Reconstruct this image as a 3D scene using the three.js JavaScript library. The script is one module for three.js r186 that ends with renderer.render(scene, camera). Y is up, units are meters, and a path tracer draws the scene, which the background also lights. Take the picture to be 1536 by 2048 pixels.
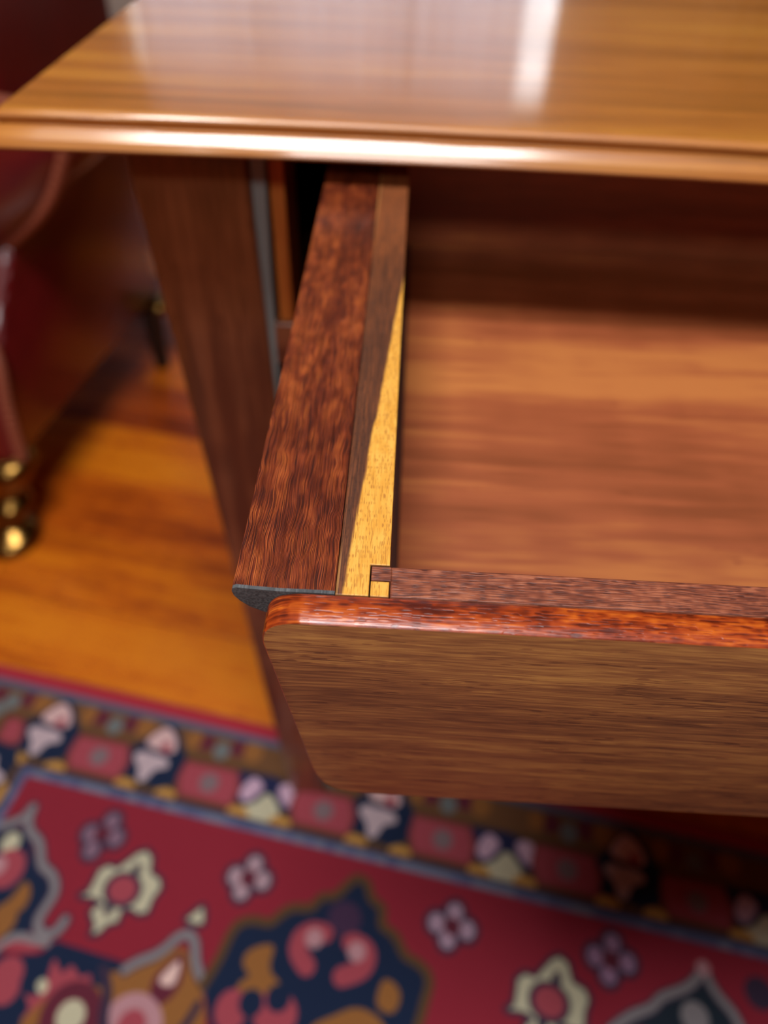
import * as THREE from 'three';
import { RectAreaLightUniformsLib } from 'three/addons/lights/RectAreaLightUniformsLib.js';
import { RoundedBoxGeometry } from 'three/addons/geometries/RoundedBoxGeometry.js';
import { mergeGeometries, toCreasedNormals } from 'three/addons/utils/BufferGeometryUtils.js';

// ---------------------------------------------------------------- camera, sky, lamp, exposure
const scene = new THREE.Scene();
const camera = new THREE.PerspectiveCamera(69.36, 0.75, 0.02, 60);
{
  const m = new THREE.Matrix4().makeBasis(
    new THREE.Vector3(0.99862, 0.03015, -0.0429).normalize(),
    new THREE.Vector3(-0.05193, 0.68215, -0.72937).normalize(),
    new THREE.Vector3(0.00728, 0.73059, 0.68277).normalize());
  camera.quaternion.setFromRotationMatrix(m);
  camera.position.set(0, 0.88, 0);
  camera.focus = 0.19;
  camera.userData.fStop = 5.8;
}
scene.background = new THREE.Color(0.86, 0.93, 1.0);
scene.backgroundIntensity = 2.6;
RectAreaLightUniformsLib.init();
const LAMPS = [   // two ceiling panels: one above the front of the table, a weaker one added behind the viewer as front fill
  { u: -0.16, y: 2.52, v: -0.16, w: 0.95, d: 0.42, radiance: 31, label: 'long white ceiling light panel over the table' },
  { u: 0.2, y: 2.52, v: -2.0, w: 0.95, d: 0.42, radiance: 19, label: 'added white ceiling light panel behind the desk chair, fills the front faces' }];
const LAMP_COLOR = new THREE.Color(0.97, 0.98, 1.0);
const renderer = new THREE.WebGLRenderer({ antialias: true });
renderer.toneMapping = THREE.LinearToneMapping;
renderer.toneMappingExposure = 1.0;
renderer.shadowMap.enabled = true;

// ---------------------------------------------------------------- helpers
const TURN = -Math.atan2(0.1788, 0.9839);              // the room, the rug and the armchair stand turned against the table
const world = (u, y, v) => new THREE.Vector3(u * 0.9839 + v * 0.1788, y, u * 0.1788 - v * 0.9839);
const used = {};
function numbered(name) { const n = used[name] = (used[name] ?? -1) + 1; return n ? `${name}_${String(n).padStart(3, '0')}` : name; }
function thing(name, label, category, pos, turn = 0, group) {
  const o = new THREE.Group(); o.name = numbered(name); o.position.copy(pos); o.rotation.y = turn;
  o.userData = { label, category }; if (group) o.userData.group = group;
  scene.add(o); return o;
}
function mesh(name, geo, mat, parent, label) {
  const m = new THREE.Mesh(geo, mat); m.name = parent === scene ? numbered(name) : name; m.castShadow = m.receiveShadow = true;
  if (label) m.userData.label = label;
  parent.add(m); return m;
}
function struct(name, geo, mat) { const m = mesh(name, geo, mat, scene); m.userData.kind = 'structure'; m.rotation.y = TURN; return m; }
const box = (x0, x1, y0, y1, z0, z1) => new THREE.BoxGeometry(x1 - x0, y1 - y0, z1 - z0).translate((x0 + x1) / 2, (y0 + y1) / 2, (z0 + z1) / 2);
const rbox = (x0, x1, y0, y1, z0, z1, r = 0.001, s = 2) => new RoundedBoxGeometry(x1 - x0, y1 - y0, z1 - z0, s, r).translate((x0 + x1) / 2, (y0 + y1) / 2, (z0 + z1) / 2);
function setUV(geo, fn) {
  const p = geo.attributes.position, n = geo.attributes.normal, uv = new Float32Array(p.count * 2);
  for (let i = 0; i < p.count; i++) { const r = fn(p.getX(i), p.getY(i), p.getZ(i), n ? n.getX(i) : 0, n ? n.getY(i) : 1, n ? n.getZ(i) : 0); uv[2 * i] = r[0]; uv[2 * i + 1] = r[1]; }
  geo.setAttribute('uv', new THREE.BufferAttribute(uv, 2)); return geo;
}
// boards: grain along axis a ('x', 'y' or 'z'), sizes su, sv of the texture in metres, offset o
function grain(geo, a, su, sv, ou = 0, ov = 0) {
  return setUV(geo, (x, y, z, nx, ny, nz) => {
    const ax = Math.abs(nx), ay = Math.abs(ny), az = Math.abs(nz);
    let u, v;
    if (a === 'x') { u = x; v = ay > az ? z : y - 0.37; if (ax > ay && ax > az) { u = z; v = y; } }
    else if (a === 'z') { u = z; v = ay > ax ? x : y + 0.21; if (az > ax && az > ay) { u = x; v = y; } }
    else { u = y; v = ax > az ? z + 0.13 : x; if (ay > ax && ay > az) { u = z; v = x; } }
    return [(u + ou) / su, (v + ov) / sv];
  });
}
function rand(seed) { let s = seed >>> 0; return () => { s = (s + 0x6D2B79F5) >>> 0; let t = s; t = Math.imul(t ^ (t >>> 15), t | 1); t ^= t + Math.imul(t ^ (t >>> 7), t | 61); return ((t ^ (t >>> 14)) >>> 0) / 4294967296; }; }
const TAB = new Float32Array(4096); { const r = rand(77); for (let i = 0; i < 4096; i++) TAB[i] = r(); }
function vn(x, y) {                                   // value noise 0..1
  const xi = Math.floor(x), yi = Math.floor(y); let fx = x - xi, fy = y - yi;
  fx = fx * fx * (3 - 2 * fx); fy = fy * fy * (3 - 2 * fy);
  const h = (a, b) => TAB[(Math.imul(a, 1619) + Math.imul(b, 3137) + (Math.imul(a ^ (b << 3), 0x5bd1e995) >>> 13)) & 4095];
  const a = h(xi, yi), b = h(xi + 1, yi), c = h(xi, yi + 1), d = h(xi + 1, yi + 1);
  return a + (b - a) * fx + (c - a) * fy + (a - b - c + d) * fx * fy;
}
const fbm = (x, y, n = 3) => { let s = 0, a = 0.5, t = 0; for (let i = 0; i < n; i++) { s += a * vn(x, y); t += a; a *= 0.5; x = x * 2.03 + 17.3; y = y * 2.01 + 9.1; } return s / t; };
const clamp = (x, a = 0, b = 1) => Math.min(b, Math.max(a, x));
const smooth = (a, b, x) => { const t = clamp((x - a) / (b - a)); return t * t * (3 - 2 * t); };
const hex = (h) => [(h >> 16) & 255, (h >> 8) & 255, h & 255];
const mix3 = (a, b, t) => [a[0] + (b[0] - a[0]) * t, a[1] + (b[1] - a[1]) * t, a[2] + (b[2] - a[2]) * t];
// computes a colour map and a relief map; fn(u, v) in metres returns [rgb 0..255, height 0..1]
function maps(w, h, su, sv, fn, relief = true) {
  const c = new Uint8Array(w * h * 4), b = relief ? new Uint8Array(w * h * 4) : null;
  for (let j = 0; j < h; j++) for (let i = 0; i < w; i++) {
    const r = fn((i + 0.5) / w * su, (j + 0.5) / h * sv), k = 4 * (j * w + i);
    for (let q = 0; q < 3; q++) c[k + q] = clamp(r[0][q], 0, 255); c[k + 3] = 255;
    if (b) { b[k] = b[k + 1] = b[k + 2] = clamp(r[1]) * 255; b[k + 3] = 255; }
  }
  const make = (d, srgb) => { const t = new THREE.DataTexture(d, w, h, THREE.RGBAFormat); t.magFilter = THREE.LinearFilter; t.minFilter = THREE.LinearMipmapLinearFilter; t.generateMipmaps = true; t.wrapS = t.wrapT = THREE.MirroredRepeatWrapping; if (srgb) t.colorSpace = THREE.SRGBColorSpace; t.needsUpdate = true; return t; };
  return { map: make(c, true), bumpMap: b ? make(b, false) : null };
}
function material(m, bump, opts) {
  const p = new THREE.MeshPhysicalMaterial({ map: m.map, ...opts });
  if (m.bumpMap && bump) { p.bumpMap = m.bumpMap; p.bumpScale = bump; }
  return p;
}

// ---------------------------------------------------------------- wood
// straight-grained mahogany: palette dark / mid / light, seed
function mahogany(seed, dark, mid, light, { band = 26, fine = 900, pore = 0.55, figure = 0.25 } = {}) {
  const D = hex(dark), M = hex(mid), L = hex(light), s = seed * 13.7;
  return (u, v) => {
    const w = v + 0.0035 * (fbm(u * 5 + s, v * 9, 2) - 0.5);
    const bands = fbm(u * 2.2 + s, w * band + s, 3), streak = fbm(u * 11 + s, w * 190 + s, 3), fibre = vn(u * 70 + s, w * fine * 2.2);
    const fig = fbm(u * 60 + s, v * 24, 2) - 0.5;
    let t = 0.5 + 1.5 * (bands - 0.5) + 0.9 * (streak - 0.5) + 0.28 * (fibre - 0.5) + figure * fig;
    const p = vn(u * 160 + s, w * fine * 3.4 + s) * vn(u * 30, w * 300 + s);
    const hole = smooth(pore, pore + 0.12, p);
    t -= 0.4 * hole;
    return [t < 0.5 ? mix3(D, M, clamp(t * 2)) : mix3(M, L, clamp(t * 2 - 1)), 0.6 + 0.25 * (fibre - 0.5) - 0.5 * hole];
  };
}
const topWood = maps(2048, 1024, 0.5, 0.25, mahogany(1, 0x985e20, 0xb06c29, 0xc28030, { band: 70, fine: 420, figure: 0.12, pore: 0.66 }));
const bottomWood = maps(1536, 1024, 0.42, 0.28, mahogany(2, 0x80401e, 0x9a502c, 0xb86f38, { band: 34, fine: 420, figure: 0.3, pore: 0.7 }));
const guideWood = maps(256, 128, 0.42, 0.28, mahogany(6, 0x9a5016, 0xb8641e, 0xd07c30, { band: 34, fine: 420 }));
const legWood = maps(1024, 512, 0.4, 0.12, mahogany(3, 0x562c15, 0x7e482a, 0x986038, { band: 55, fine: 420 }));
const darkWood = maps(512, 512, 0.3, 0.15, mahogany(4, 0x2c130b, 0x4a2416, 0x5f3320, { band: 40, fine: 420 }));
const frontWood = maps(2048, 1024, 0.26, 0.13, (() => {
  const D = hex(0x64402a), M = hex(0x94623a), L = hex(0xc4904e);
  return (u, v) => {
    const w = v + 0.004 * (fbm(u * 9, v * 14, 3) - 0.5) + 0.0006 * (vn(u * 90, v * 260) - 0.5);
    const big = fbm(u * 7 + 3, w * 40 + 19, 3), streak = fbm(u * 24, w * 420, 3), fibre = fbm(u * 130, w * 3000, 2);
    let t = 0.5 + 0.75 * (big - 0.5) + 0.75 * (streak - 0.5) + 0.75 * (fibre - 0.5);
    const p = vn(u * 260, w * 3600 + 5) * vn(u * 60 + 7, w * 500), hole = smooth(0.5, 0.62, p);
    t -= 0.35 * hole;
    const fleck = vn(u * 500 + 3, w * 2600) > 0.972 && vn(u * 90, v * 90) > 0.62 ? 1 : 0;
    const c = t < 0.5 ? mix3(D, M, clamp(t * 2)) : mix3(M, L, clamp(t * 2 - 1));
    return [mix3(c, [190, 140, 95], fleck * 0.5), 0.6 + 0.4 * (fibre - 0.5) - 0.4 * hole];
  };
})());
// rippled mahogany of the drawer side: wavy pore lines along the length
const rippleWood = maps(2048, 1536, 0.34, 0.042, (() => {
  const D = hex(0x320e05), M = hex(0x722c12), L = hex(0xb8622a);
  return (u, v) => {
    const amp = 0.4 + 0.9 * vn(u * 30 + 7, v * 170);
    const w = v + amp * (0.0011 * (fbm(u * 48, v * 200, 2) - 0.5) + 0.0008 * (vn(u * 240 + 4, v * 480) - 0.5));
    const line = 0.5 + 0.5 * Math.sin(w * 17500 + 7 * vn(u * 26, w * 520)) * (0.45 + 0.55 * vn(u * 150, w * 1500)), line2 = vn(u * 210 + 9, w * 9800), mott = fbm(u * 190, v * 330 + 5, 2), big = fbm(u * 22 + 2, w * 260, 2);
    let t = 0.47 + 0.5 * (mott - 0.5) + 0.45 * (big - 0.5) + 0.72 * (line - 0.5) + 0.4 * (line2 - 0.5);
    const hole = smooth(0.6, 0.78, vn(u * 130 + 2, w * 6000 + 31));
    t -= 0.4 * hole;
    return [t < 0.5 ? mix3(D, M, clamp(t * 2)) : mix3(M, L, clamp(t * 2 - 1)), 0.5 + 0.55 * (line - 0.5) + 0.2 * (mott - 0.5) - 0.4 * hole];
  };
})());
// the front's inner board
const innerWood = maps(2048, 256, 0.24, 0.024, (() => {
  const D = hex(0x4c2012), M = hex(0x7c3f28), L = hex(0xa86444);
  return (u, v) => {
    const w = v + 0.0012 * (fbm(u * 60, v * 300, 2) - 0.5);
    const line = vn(u * 300, w * 4200), mott = fbm(u * 500, v * 700, 2), big = fbm(u * 20, v * 140, 2);
    let t = 0.5 + 0.8 * (line - 0.5) + 0.6 * (mott - 0.5) + 0.5 * (big - 0.5);
    const hole = smooth(0.7, 0.85, vn(u * 420, w * 5200 + 31)); t -= 0.4 * hole;
    return [t < 0.5 ? mix3(D, M, clamp(t * 2)) : mix3(M, L, clamp(t * 2 - 1)), 0.55 + 0.5 * (line - 0.5) - 0.5 * hole];
  };
})());
const faceEdgeWood = maps(2048, 256, 0.24, 0.024, (() => {
  const D = hex(0x501808), M = hex(0x96380f), L = hex(0xc8641c);
  return (u, v) => {
    const line = vn(u * 200, v * 3200), mott = fbm(u * 420, v * 900, 2), big = fbm(u * 30 + 5, v * 200, 2);
    let t = 0.42 + 0.5 * (line - 0.5) + 0.7 * (mott - 0.5) + 1.0 * (big - 0.5);
    const hole = smooth(0.66, 0.8, vn(u * 380, v * 3000 + 31)); t -= 0.3 * hole;
    return [t < 0.5 ? mix3(D, M, clamp(t * 2)) : mix3(M, L, clamp(t * 2 - 1)), 0.55 + 0.5 * (line - 0.5) - 0.6 * hole];
  };
})());
// pale inner side of the drawer: u runs from the front end backwards (m), v from the glue line inwards (m); dark brown tone covers the back and the outer strip
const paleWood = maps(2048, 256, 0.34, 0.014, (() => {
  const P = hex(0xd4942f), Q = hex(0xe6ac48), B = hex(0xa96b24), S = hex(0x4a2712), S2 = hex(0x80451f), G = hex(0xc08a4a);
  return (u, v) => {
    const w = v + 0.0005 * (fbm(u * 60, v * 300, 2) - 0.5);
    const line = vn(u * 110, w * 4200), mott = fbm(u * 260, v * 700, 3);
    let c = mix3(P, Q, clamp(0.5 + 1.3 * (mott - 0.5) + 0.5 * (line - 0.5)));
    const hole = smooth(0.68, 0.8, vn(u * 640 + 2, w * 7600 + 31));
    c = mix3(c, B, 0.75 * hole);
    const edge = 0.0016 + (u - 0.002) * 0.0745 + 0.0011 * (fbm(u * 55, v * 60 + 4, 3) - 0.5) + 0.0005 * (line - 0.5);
    const brownMask = smooth(0.00045, -0.00045, v - edge);
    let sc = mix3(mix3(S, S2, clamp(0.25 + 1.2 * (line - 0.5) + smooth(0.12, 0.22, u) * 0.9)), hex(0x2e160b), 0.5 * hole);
    c = mix3(c, sc, brownMask);
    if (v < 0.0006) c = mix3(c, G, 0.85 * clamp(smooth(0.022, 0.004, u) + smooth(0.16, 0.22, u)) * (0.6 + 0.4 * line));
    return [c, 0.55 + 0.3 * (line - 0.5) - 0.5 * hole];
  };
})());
const plankWoods = [0, 1, 2, 3].map((k) => maps(1024, 128, 1.3, 0.125, mahogany(20 + k, [0x863403, 0x6a2402, 0x943e04, 0x7a2c03][k], [0xc05806, 0x9a3e04, 0xcc6606, 0xae4a05][k], [0xd67010, 0xb25008, 0xde7e10, 0xc4600a][k], { band: 22, fine: 120, figure: 0.1 }), false));

const varnish = { roughness: 0.36, clearcoat: 0.55, clearcoatRoughness: 0.16 };
const M = {
  top: material(topWood, 0.00004, { roughness: 0.42, clearcoat: 1, clearcoatRoughness: 0.085 }),
  mould: material(topWood, 0.00007, { roughness: 0.42, clearcoat: 1, clearcoatRoughness: 0.15 }),
  leg: material(legWood, 0.00004, varnish),
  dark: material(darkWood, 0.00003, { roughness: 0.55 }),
  bottom: material(bottomWood, 0.00003, { roughness: 0.5, clearcoat: 0.15, clearcoatRoughness: 0.4 }),
  front: material(frontWood, 0.00006, { roughness: 0.45, clearcoat: 0.25, clearcoatRoughness: 0.3 }),
  ripple: material(rippleWood, 0.00016, { roughness: 0.42, clearcoat: 0.2, clearcoatRoughness: 0.3 }),
  inner: material(innerWood, 0.00012, { roughness: 0.5 }),
  edge: material(faceEdgeWood, 0.00012, { roughness: 0.34, clearcoat: 0.4, clearcoatRoughness: 0.14 }),
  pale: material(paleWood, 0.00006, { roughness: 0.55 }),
  guide: material(guideWood, 0.00003, { roughness: 0.6, color: 0xffffff }),
  grey: new THREE.MeshStandardMaterial({ color: 0x868c88, roughness: 0.6 }),
  black: material(maps(256, 64, 0.03, 0.015, (u, v) => { const n = fbm(u * 2600, v * 2600, 3), m = fbm(u * 160, v * 160, 2); return [mix3([44, 46, 48], [98, 100, 100], clamp(0.45 + 1.2 * (n - 0.5) + 0.6 * (m - 0.5))), n]; }), 0.0001, { roughness: 0.8 }),
  brass: new THREE.MeshStandardMaterial({ color: 0x80602f, metalness: 1, roughness: 0.25 }),
  footWood: new THREE.MeshStandardMaterial({ color: 0x1a0c07, roughness: 0.5 }),
  planks: plankWoods.map((w) => material(w, 0, { roughness: 0.4, clearcoat: 0.3, clearcoatRoughness: 0.25 })),
};

// ---------------------------------------------------------------- room shell (own axes: x = u, z = -v)
const wallMap = maps(256, 256, 2, 2, (u, v) => { const n = fbm(u * 40, v * 40, 3); return [mix3([112, 66, 44], [122, 73, 49], n), n]; });
const wallM = material(wallMap, 0.0004, { roughness: 0.9 });
const ceilM = new THREE.MeshStandardMaterial({ color: 0xeeece6, roughness: 0.95 });
const trimM = new THREE.MeshStandardMaterial({ color: 0xf0e9da, roughness: 0.5 });
const R = { u0: -2.7, u1: 2.7, v0: -2.6, v1: 3.2, h: 2.6 };
const uvm = (g) => grain(g, 'x', 2, 2);
struct('floor', box(R.u0 - 0.2, R.u1 + 0.2, -0.15, -0.012, -R.v1 - 0.2, -R.v0 + 0.2), M.footWood);
struct('ceiling', box(R.u0 - 0.2, R.u1 + 0.2, R.h, R.h + 0.15, -R.v1 - 0.2, -R.v0 + 0.2), ceilM);
struct('wall_left', uvm(box(R.u0 - 0.2, R.u0, -0.012, R.h, -R.v1, -R.v0)), wallM);
struct('wall_right', uvm(box(R.u1, R.u1 + 0.2, -0.012, R.h, -R.v1, -R.v0)), wallM);
struct('wall_front', uvm(box(R.u0 - 0.2, R.u1 + 0.2, -0.012, R.h, -R.v0, -R.v0 + 0.2)), wallM);
const WIN = { u0: -1.85, u1: 0.62, y0: 0.55, y1: 1.74 };
{
  const s = new THREE.Shape([[R.u0 - 0.2, -0.012], [R.u1 + 0.2, -0.012], [R.u1 + 0.2, R.h], [R.u0 - 0.2, R.h]].map((p) => new THREE.Vector2(...p)));
  s.holes.push(new THREE.Path([[WIN.u0, WIN.y0], [WIN.u0, WIN.y1], [WIN.u1, WIN.y1], [WIN.u1, WIN.y0]].map((p) => new THREE.Vector2(...p))));
  struct('wall_back', uvm(new THREE.ExtrudeGeometry(s, { depth: 0.2, bevelEnabled: false }).translate(0, 0, -R.v1 - 0.2)), wallM);
}
struct('baseboard_left', rbox(R.u0, R.u0 + 0.018, 0, 0.14, -R.v1, -R.v0, 0.004), trimM);
struct('baseboard_right', rbox(R.u1 - 0.018, R.u1, 0, 0.14, -R.v1, -R.v0, 0.004), trimM);
struct('baseboard_back', rbox(R.u0 + 0.018, R.u1 - 0.018, 0, 0.14, -R.v1, -R.v1 + 0.018, 0.004), trimM);
{ // floor boards run along u, 12.5 cm wide, with staggered ends
  const floor = scene.children.find((o) => o.name === 'floor'), W = 0.125, L = 1.3, r = rand(5);
  const g = [0, 1, 2].map((k) => grain(rbox(-L / 2 + 0.0006, L / 2 - 0.0006, -0.012, 0, -W / 2 + 0.0006, W / 2 - 0.0006, 0.0012, 1), 'x', 1.3, 0.125, 0.65 + 0.31 * k, 0.0625 + 0.04 * k));
  const rows = Math.round((R.v1 - R.v0) / W), c0 = -2.6;
  for (let j = 0; j < rows; j++) {
    const off = [0, 0.55, 0.25, 0.8][j % 4] * L, v = c0 + 0.0 + (j + 0.5) * W - 0.005;
    for (let i = 0; i < 5; i++) {
      const a = R.u0 - L + off + i * L, lo = Math.max(a, R.u0), hi = Math.min(a + L, R.u1);
      if (hi - lo < 0.05) continue;
      const m = mesh('plank', g[(i + j) % 3], M.planks[({ 24: 2, 25: 2, 26: 0, 27: 2, 28: 1 })[j] ?? Math.floor(r() * 4)], floor);
      m.position.set((lo + hi) / 2, 0, -v); m.scale.x = (hi - lo) / L;
    }
  }
}
{ // window: frame, mullions, panes, sill
  const w = thing('window_1', 'wide white framed window behind the sheer curtains', 'window', world((WIN.u0 + WIN.u1) / 2, WIN.y0, R.v1 + 0.09), TURN);
  w.userData.kind = 'structure'; delete w.userData.category;
  const hw = (WIN.u1 - WIN.u0) / 2, h = WIN.y1 - WIN.y0, f = [];
  f.push(box(-hw, hw, 0, 0.06, -0.03, 0.03), box(-hw, hw, h - 0.06, h, -0.03, 0.03));
  const cols = 4; for (let i = 0; i <= cols; i++) { const x = -hw + 0.03 + (2 * hw - 0.06) * i / cols; f.push(box(x - 0.03, x + 0.03, 0.06, h - 0.06, -0.03, 0.03)); }
  mesh('window_frame', mergeGeometries(f), trimM, w);
  const glass = new THREE.MeshPhysicalMaterial({ transmission: 1, roughness: 0, thickness: 0, ior: 1.5 });
  for (let i = 0; i < cols; i++) { const x = -hw + 0.03 + (2 * hw - 0.06) * (i + 0.5) / cols; mesh('window_pane', box(x - hw / cols, x + hw / cols, 0.05, h - 0.05, -0.003, 0.003), glass, w); }
  mesh('window_sill', rbox(-hw - 0.06, hw + 0.06, -0.04, 0, -0.06, 0.13, 0.006), trimM, w);
}
// sheer curtains hung on a rod inside the window
function curtain(u0, u1, label, color, folds, seed, transmission = 0.45) {
  const t = thing('sheer_curtain', label, 'curtain', world((u0 + u1) / 2, 0.02, R.v1 - 0.1), TURN);
  const nx = folds * 12, ny = 8, h = 1.86, g = new THREE.PlaneGeometry(u1 - u0, h, nx, ny).translate(0, h / 2, 0), p = g.attributes.position, r = rand(seed), ph = r() * 6;
  for (let i = 0; i < p.count; i++) { const k = (p.getX(i) / (u1 - u0) + 0.5) * folds * 6.283; p.setZ(i, 0.028 * Math.sin(k + ph + 0.5 * Math.sin(k * 0.37)) * (0.7 + 0.3 * p.getY(i) / h)); }
  g.computeVertexNormals();
  mesh('cloth', g, new THREE.MeshPhysicalMaterial({ color, transmission, roughness: 0.95, thickness: 0, side: THREE.DoubleSide }), t);
  const hd = grain(rbox(-(u1 - u0) / 2, (u1 - u0) / 2, h - 0.03, h, -0.03, 0.03, 0.01), 'x', 1, 1);
  mesh('heading', hd, new THREE.MeshStandardMaterial({ color, roughness: 0.95 }), t);
  return t;
}
curtain(-1.68, -0.17, 'pale pink sheer curtain drawn across the left part of the window', 0xdcdce8, 20, 3, 0.85);
curtain(-0.065, 0.75, 'warm brown sheer curtain drawn across the right part of the window', 0x9a6e4e, 11, 4, 0.3);
{
  const t = thing('curtain_rod', 'brass curtain rod across the top of the window', 'rod', world(-0.6, 1.9, R.v1 - 0.1), TURN);
  mesh('rod', new THREE.CylinderGeometry(0.012, 0.012, 2.8, 20).rotateZ(Math.PI / 2), M.brass, t);
  for (const s of [-1, 1]) mesh('finial', new THREE.SphereGeometry(0.028, 20, 14).translate(1.42 * s, 0, 0), M.brass, t);
  for (const s of [-1, 1]) mesh('bracket', box(1.3 * s - 0.01, 1.3 * s + 0.01, -0.012, 0.012, -0.1, -0.012), M.brass, t);
}
for (const A of LAMPS) { // ceiling lamps: a housing, a diffuser that glows and an area light just below it
  const p = world(A.u, R.h, A.v), t = thing('ceiling_light', A.label, 'lamp', p, TURN), y = A.y - R.h;
  mesh('housing', rbox(-A.w / 2 - 0.03, A.w / 2 + 0.03, y + 0.012, 0, -A.d / 2 - 0.03, A.d / 2 + 0.03, 0.008), trimM, t);
  mesh('diffuser', box(-A.w / 2, A.w / 2, y, y + 0.012, -A.d / 2, A.d / 2), new THREE.MeshStandardMaterial({ color: 0xffffff, emissive: LAMP_COLOR, emissiveIntensity: 4 }), t);
  const l = new THREE.RectAreaLight(LAMP_COLOR, A.radiance, A.w, A.d);
  l.name = 'ceiling_light_glow'; l.position.copy(p).setY(A.y - 0.004); l.rotation.set(-Math.PI / 2, 0, TURN); scene.add(l);
}

// ---------------------------------------------------------------- writing table with its drawer pulled out
const TB = new THREE.Vector3(0.2825, 0, -0.64);
const table = thing('writing_table', 'mahogany writing table with a moulded top and its drawer pulled out', 'table', TB);
const tp = (name, geo, mat, parent = table, label) => mesh(name, geo.translate(-TB.x, -TB.y, -TB.z), mat, parent, label);
{ // top: moulded edge swept round the outline with mitred, slightly rounded corners
  const prof = [];
  const P = (d, y) => prof.push([d, y]);
  P(0.0088, 0.76); P(0.0081, 0.75975); P(0.0073, 0.7592); P(0.0066, 0.7585); P(0.0062, 0.7577);
  P(0.0063, 0.7567); P(0.0072, 0.7542); P(0.0066, 0.7538); P(0.005, 0.7538);
  for (let i = 1; i <= 8; i++) { const a = Math.PI / 180 * (35 + 15 * i / 8), a0 = Math.PI / 180 * 35; P(0.0047 - 0.026 * (Math.sin(a) - Math.sin(a0)), 0.7538 - 0.026 * (Math.cos(a0) - Math.cos(a))); }
  P(-0.0009, 0.7480); P(-0.0011, 0.7472); P(-0.0008, 0.7464); P(0.0003, 0.7456); P(0.0025, 0.7450); P(0.0065, 0.7446);
  const X0 = -0.1875, X1 = 0.7525, Z1 = -0.3315, Z0 = -0.98, tap = 0.035;
  const ring = (d) => {
    const pts = [], c = [[X0 + d, Z1 - d, 0], [X1 - d, Z1 - d, 1], [X1 - tap - d, Z0 + d, 2], [X0 + tap + d, Z0 + d, 3]], r = 0.004;
    c.forEach(([x, z], k) => {
      const p = c[(k + 3) % 4], n = c[(k + 1) % 4], a = new THREE.Vector2(p[0] - x, p[1] - z).normalize(), b = new THREE.Vector2(n[0] - x, n[1] - z).normalize();
      for (let i = 0; i <= 4; i++) { const t = i / 4, w0 = (1 - t) * (1 - t), w2 = t * t; pts.push([x + r * (a.x * w0 + b.x * w2), z + r * (a.y * w0 + b.y * w2)]); }
      for (let i = 1; i < 40; i++) { const t = i / 40; const bow = k === 0 ? -0.0045 * Math.sin(Math.PI * clamp((x + (n[0] - x) * t - X0) / 0.42)) * (x + (n[0] - x) * t < X0 + 0.42 ? 1 : 0) : 0; pts.push([x + (n[0] - x) * t, z + (n[1] - z) * t + bow]); }
    });
    return pts;
  };
  const rings = prof.map(([d, y]) => ring(d).map(([x, z]) => [x, y, z])), n = rings[0].length;
  const topUV = (g) => setUV(g, (x, y, z) => [(x + 0.31) / 0.5, (z + (0.76 - y) + 1.02) / 0.25]);
  const flat = (r, up) => { const g = new THREE.BufferGeometry(), t = THREE.ShapeUtils.triangulateShape(r.map((p) => new THREE.Vector2(p[0], p[2])), []), ix = [], nm = []; t.forEach(([a, b, c]) => up ? ix.push(a, c, b) : ix.push(a, b, c)); r.forEach(() => nm.push(0, up ? 1 : -1, 0)); g.setAttribute('position', new THREE.Float32BufferAttribute(r.flat(), 3)); g.setAttribute('normal', new THREE.Float32BufferAttribute(nm, 3)); g.setIndex(ix); return g; };
  tp('tabletop', topUV(mergeGeometries([flat(rings[0], true), flat(rings[rings.length - 1], false)])), M.top);
  const pos = [], idx = []; rings.forEach((r) => r.forEach((p) => pos.push(...p)));
  for (let i = 0; i < rings.length - 1; i++) for (let j = 0; j < n; j++) { const a = i * n + j, b = i * n + (j + 1) % n, c = a + n, d = b + n; idx.push(a, c, b, b, c, d); }
  let g = new THREE.BufferGeometry(); g.setAttribute('position', new THREE.Float32BufferAttribute(pos, 3)); g.setIndex(idx);
  g = toCreasedNormals(g, 0.5); tp('moulded_edge', topUV(g), M.mould, table, 'polished moulded edge');
}
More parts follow.
